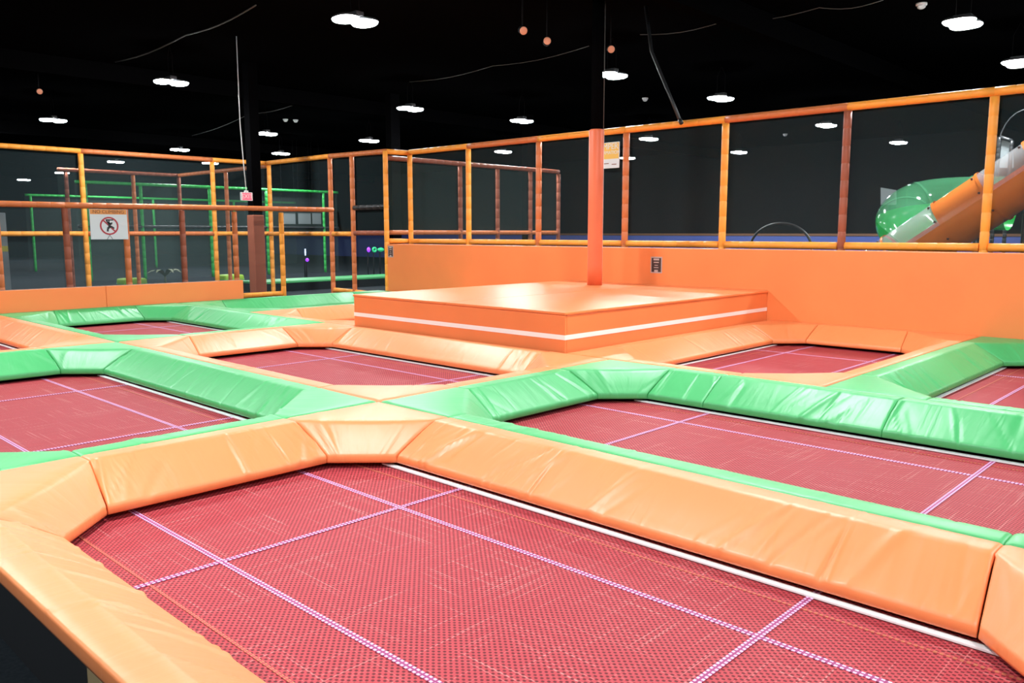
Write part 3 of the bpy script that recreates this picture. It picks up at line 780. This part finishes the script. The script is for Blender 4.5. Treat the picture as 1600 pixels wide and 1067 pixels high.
# ------------------------------------------------------------------ tube slide behind the long wall
def shell_mesh(name, pts, r, a0, a1, n=18):
    pts = [Vector(p) for p in pts]; V, Fc = [], []
    for i, p in enumerate(pts):
        d = (pts[min(i + 1, len(pts) - 1)] - pts[max(i - 1, 0)]).normalized()
        s = d.cross(Vector((0, 0, 1)))
        s = s.normalized() if s.length > 1e-3 else Vector((1, 0, 0)); u = s.cross(d)
        for k in range(n + 1):
            a = a0 + (a1 - a0) * k / n
            V.append(p + s * (cos(a) * r) + u * (sin(a) * r))
    for i in range(len(pts) - 1):
        for k in range(n):
            q = i * (n + 1) + k; Fc.append((q, q + 1, q + n + 2, q + n + 1))
    return raw(name, V, Fc, smooth=True)
XT = 13.2
sl_a, sl_b = at_x(1330, 450, XT), at_x(1720, 198, XT)
ax_ = (sl_b - sl_a).normalized()
slide = thing('tube_slide', 'orange tube slide with clear top windows behind the netting', 'slide', (XT, sl_a.y, FLOOR))
so = parent_world(slide)
RT = 0.387
Ls = (sl_b - sl_a).length
cutsS = [0.0, 0.85, 1.70, 2.37, 3.05, Ls]
for i in range(5):
    p, q = sl_a + ax_ * cutsS[i] - so, sl_a + ax_ * cutsS[i + 1] - so
    pts = [p.lerp(q, k / 3) for k in range(4)]
    if i in (2,):
        link('tube_section', shell_mesh('tube_section', pts, RT, 0, 2 * pi, 36), 'tube_orange', slide)
    else:
        link('tube_section', shell_mesh('tube_section', pts, RT, radians(150), radians(150 + 210), 22), 'tube_orange', slide)
        link('clear_window', shell_mesh('clear_window', pts, RT, radians(0), radians(150), 18), 'tube_clear', slide)
    fl = link('flange', shell_mesh('flange', [q - ax_ * 0.02, q + ax_ * 0.02], RT + 0.018, 0, 2 * pi, 36), 'tube_orange', slide)
    s = ax_.cross(Vector((0, 0, 1))).normalized(); u = s.cross(ax_)
    for k in range(8):
        a = 2 * pi * k / 8 + 0.2
        c = q - ax_ * 0.06 + (s * cos(a) + u * sin(a)) * (RT + 0.006)
        bo = link('bolt', box_mesh('bolt', (-0.014, -0.014, -0.014), (0.014, 0.014, 0.014), 0.004), 'bolt', fl); bo.location = c
tube('support', [sl_a + ax_ * 2.9 + Vector((0, 0, -RT - 0.01)), Vector(((sl_a + ax_ * 2.9).x, (sl_a + ax_ * 2.9).y, FLOOR))], 0.06, 'dark_foam', slide, 10)

gpath = [at_x(1580, 318, 16.0), at_x(1530, 317, 16.0), at_x(1480, 318, 15.95), at_x(1445, 322, 15.85), at_x(1422, 331, 15.65), at_x(1412, 343, 15.4), at_x(1416, 356, 15.15), at_x(1430, 372, 14.95), at_x(1450, 395, 14.8)]
gs = thing('tube_slide', 'green tube slide bend with a clear upper half behind the orange tube', 'slide', (16.0, gpath[3].y, FLOOR))
go = parent_world(gs)
GP = []
for i in range(len(gpath) - 1):
    a0, a1, a2, a3 = gpath[max(i - 1, 0)], gpath[i], gpath[i + 1], gpath[min(i + 2, len(gpath) - 1)]
    for k in range(5):
        t = k / 5
        GP.append(0.5 * ((2 * a1) + (a2 - a0) * t + (2 * a0 - 5 * a1 + 4 * a2 - a3) * t * t + (3 * a1 - a0 - 3 * a2 + a3) * t ** 3) - go)
GP.append(gpath[-1] - go)
link('lower_shell', shell_mesh('lower_shell', GP, 0.45, radians(175), radians(365), 24), 'tube_green', gs)
link('upper_shell', shell_mesh('upper_shell', GP, 0.45, radians(5), radians(175), 24), 'tube_clear_green', gs)
for i in (6, 16, 26):
    link('flange', shell_mesh('flange', [GP[i], GP[i] + (GP[i + 1] - GP[i]).normalized() * 0.04], 0.47, 0, 2 * pi, 36), 'tube_clear_green', gs)
tube('support', [gpath[1] + Vector((0, 0, -0.46)), (gpath[1].x, gpath[1].y, FLOOR)], 0.06, 'dark_foam', gs, 10)

pb = at_x(1386, 301, 17.0)
pn = thing('display_board', 'pale grey sheet standing behind the green tube bend', 'board', (17.0, pb.y, FLOOR))
quad('sheet', [at_x(1376, 320, 17.0), at_x(1400, 320, 17.0), at_x(1400, 297, 17.0), at_x(1376, 293, 17.0)], 'panel_grey', pn, 0.02)
box('pole', (17.03, pb.y - 0.02, FLOOR), (17.06, pb.y + 0.02, pb.z), 'dark_foam', pn)

# play tower cage above the slide
tw = thing('play_cage', 'black padded cage window above the orange tube slide', 'play structure', (18.0, 3.9, FLOOR))
c4 = [at_x(1562, 214, 18.0), at_x(1581, 220, 18.0), at_x(1583, 262, 18.0), at_x(1560, 262, 18.0)]
foam_pipe('rail', c4[0], c4[1], 'dark_foam', tw, 0.035, 0.1)
foam_pipe('post', (c4[1].x, c4[1].y, FLOOR), c4[1], 'dark_foam', tw, 0.035, 0.1)
foam_pipe('post', (c4[0].x, c4[0].y, FLOOR), c4[0], 'dark_foam', tw, 0.035, 0.1)
quad('screen', [c4[3] + Vector((0.05, 0, 0)), c4[2] + Vector((0.05, 0, 0)), c4[1] + Vector((0.05, 0, 0)), c4[0] + Vector((0.05, 0, 0))], 'panel_grey', tw, 0.01)
bl = []
for k in range(15):
    a = pi * k / 14
    bl.append(at_x(1610 - 50 * cos(a), 235 - 65 * sin(a), 18.2))
tube('hoop', bl, 0.012, 'dark_foam', tw, 6)

hp = []
hc0, hc1, hct = at_x(1172, 388, 13.0), at_x(1268, 388, 13.0), at_x(1220, 349, 13.0)
for k in range(25):
    a = pi * k / 24
    hp.append(Vector((13.0, (hc0.y + hc1.y) / 2 + (hc0.y - hc1.y) / 2 * cos(a), hc0.z + (hct.z - hc0.z) * sin(a))))
hoop = thing('hoop', 'black hoop arching up behind the bottom rail of the long fence', 'hoop', (13.0, (hc0.y + hc1.y) / 2, FLOOR))
tube('arch', hp, 0.022, 'dark_foam', hoop, 8)
for p in (hp[0], hp[-1]): tube('leg', [(p.x, p.y, FLOOR), p], 0.022, 'dark_foam', hoop, 8)

# ------------------------------------------------------------------ far play area seen through the nets
def green_deck(lo, hi, label):
    t = thing('padded_deck', label, 'play mat', ((lo[0] + hi[0]) / 2, (lo[1] + hi[1]) / 2, FLOOR))
    box('base', (lo[0], lo[1], FLOOR), (hi[0], hi[1], hi[2] - 0.07), 'black', t)
    box('pad', (lo[0] - 0.02, lo[1] - 0.02, hi[2] - 0.068), (hi[0] + 0.02, hi[1] + 0.02, hi[2]), 'green', t, 0.02, 2)
green_deck((11.6, 20.5, 0), (17.5, 21.6, 0.16), 'low green padded deck beyond the netted fence corner')
for px_, py_, lb in ((206, 438, 'yellow-green cushion on the dark floor under the no climbing sign'), (360, 432, 'yellow-green cushion on the dark floor beside the padded column with the exit sign')):
    p = at_y(px_, py_, 25.5)
    t = thing('cushion', lb, 'cushion', (p.x, p.y, FLOOR))
    box('cover', (p.x - 0.35, p.y - 0.3, FLOOR), (p.x + 0.35, p.y + 0.3, p.z + 0.07), 'yellow_green', t, 0.09, 3)
    box('piping', (p.x - 0.352, p.y - 0.302, (FLOOR + p.z) / 2 - 0.01), (p.x + 0.352, p.y + 0.302, (FLOOR + p.z) / 2 + 0.01), 'green', t, 0.004)

def leaf_plant(px_, py_, Y, label, seed):
    p = at_y(px_, py_, Y); rnd = random.Random(seed)
    t = thing('leafy_plant', label, 'plant', (p.x, Y, FLOOR))
    h = p.z - FLOOR
    tube('stem', [(p.x, Y, FLOOR), (p.x, Y, p.z)], 0.03, 'leaf', t, 6)
    for k in range(9):
        a = rnd.uniform(0, 2 * pi); L = rnd.uniform(0.5, 0.75)
        base = Vector((p.x, Y, p.z)) - parent_world(t); out = Vector((cos(a), sin(a), 0)); sd = Vector((-sin(a), cos(a), 0))
        V, Fc = [], []
        for i in range(6):
            u = i / 5; c = base + out * (L * u) + Vector((0, 0, 0.35 * sin(pi * u * 0.8) * L)); w = 0.07 * sin(pi * min(0.98, u * 0.9 + 0.08))
            V += [c - sd * w, c + sd * w]
        for i in range(5): Fc.append((2 * i, 2 * i + 1, 2 * i + 3, 2 * i + 2))
        link('leaf', raw('leaf', V, Fc, True), 'leaf', t)
leaf_plant(258, 432, 26.5, 'pale leafy plant dimly seen under the low fence beyond the low orange wall', 5)

vm = at_y(6, 400, 24.0)
vb = thing('vending_booth', 'dark booth with a yellow band beyond the low orange wall', 'booth', (vm.x - 0.3, 24.0, FLOOR))
xb = at_y(14, 400, 24.0).x
box('cabinet', (xb - 1.6, 24.0, FLOOR), (xb, 25.0, 2.0), 'panel_grey', vb, 0.02)
box('yellow_band', (xb - 1.6, 23.985, 1.02), (xb - 0.01, 23.999, 1.16), 'yellow', vb)
box('window', (xb - 1.5, 23.985, 0.15), (xb - 0.15, 23.999, 0.98), 'black', vb)
def blob(px_, py_, Y, w, h, material, label, name='neon_lamp', ring=False):
    p = at_y(px_, py_, Y)
    t = thing(name, label, 'lamp', (p.x, Y, FLOOR))
    tube('stand', [(p.x, Y + 0.06, FLOOR), (p.x, Y + 0.06, p.z - h / 2)], 0.02, 'black', t, 6)
    if ring:
        pts = [(p.x + w / 2 * cos(2 * pi * k / 18), Y, p.z + h / 2 * sin(2 * pi * k / 18)) for k in range(19)]
        tube('glowing_tube', pts, 0.035, material, t, 6)
    else:
        o = lathe('glowing_globe', [(0.02, -h / 2), (w / 2 * 0.8, -h / 4), (w / 2, 0), (w / 2 * 0.8, h / 4), (0.02, h / 2)], material, t, 14, (p.x - parent_world(t).x, 0, p.z - FLOOR))
blob(576, 390, 24.0, 0.14, 0.18, 'purple_glow', 'purple glowing lamp beside the green ring lamp beyond the netted fence')
blob(585, 390, 24.2, 0.14, 0.14, 'green_glow', 'green glowing ring lamp beyond the netted fence', ring=True)
blob(595, 390, 24.3, 0.26, 0.16, 'green_glow', 'green glowing globe lamp beyond the netted fence')
blob(480, 406, 24.0, 0.12, 0.12, 'purple_glow', 'lone purple lamp below the pale blue glowing lamp')
blob(477, 394, 24.1, 0.05, 0.22, 'blue_glow', 'pale blue glowing lamp above the lone purple one')
for k, (a, b_) in enumerate(((440, 462), (466, 486), (488, 502))):
    pa, pb2 = at_y(a, 333, 30.0), at_y(b_, 350, 30.0)
    t = thing('hanging_banner', 'pale grey banner hanging in the dark beyond the netted fence', 'banner', (pa.x, 30.0, pb2.z), 'pale banners')
    box('cloth', (pa.x, 30.0, pb2.z), (pb2.x, 30.02, pa.z), 'panel_grey', t)
    box('rod', (pa.x - 0.02, 29.99, pa.z + 0.001), (pb2.x + 0.02, 30.03, pa.z + 0.03), 'dark_foam', t)
    for q in (pa.x + 0.03, pb2.x - 0.03): tube('wire', [(q, 30.01, pa.z + 0.03), (q, 30.01, CEIL)], 0.006, 'black', t, 5)
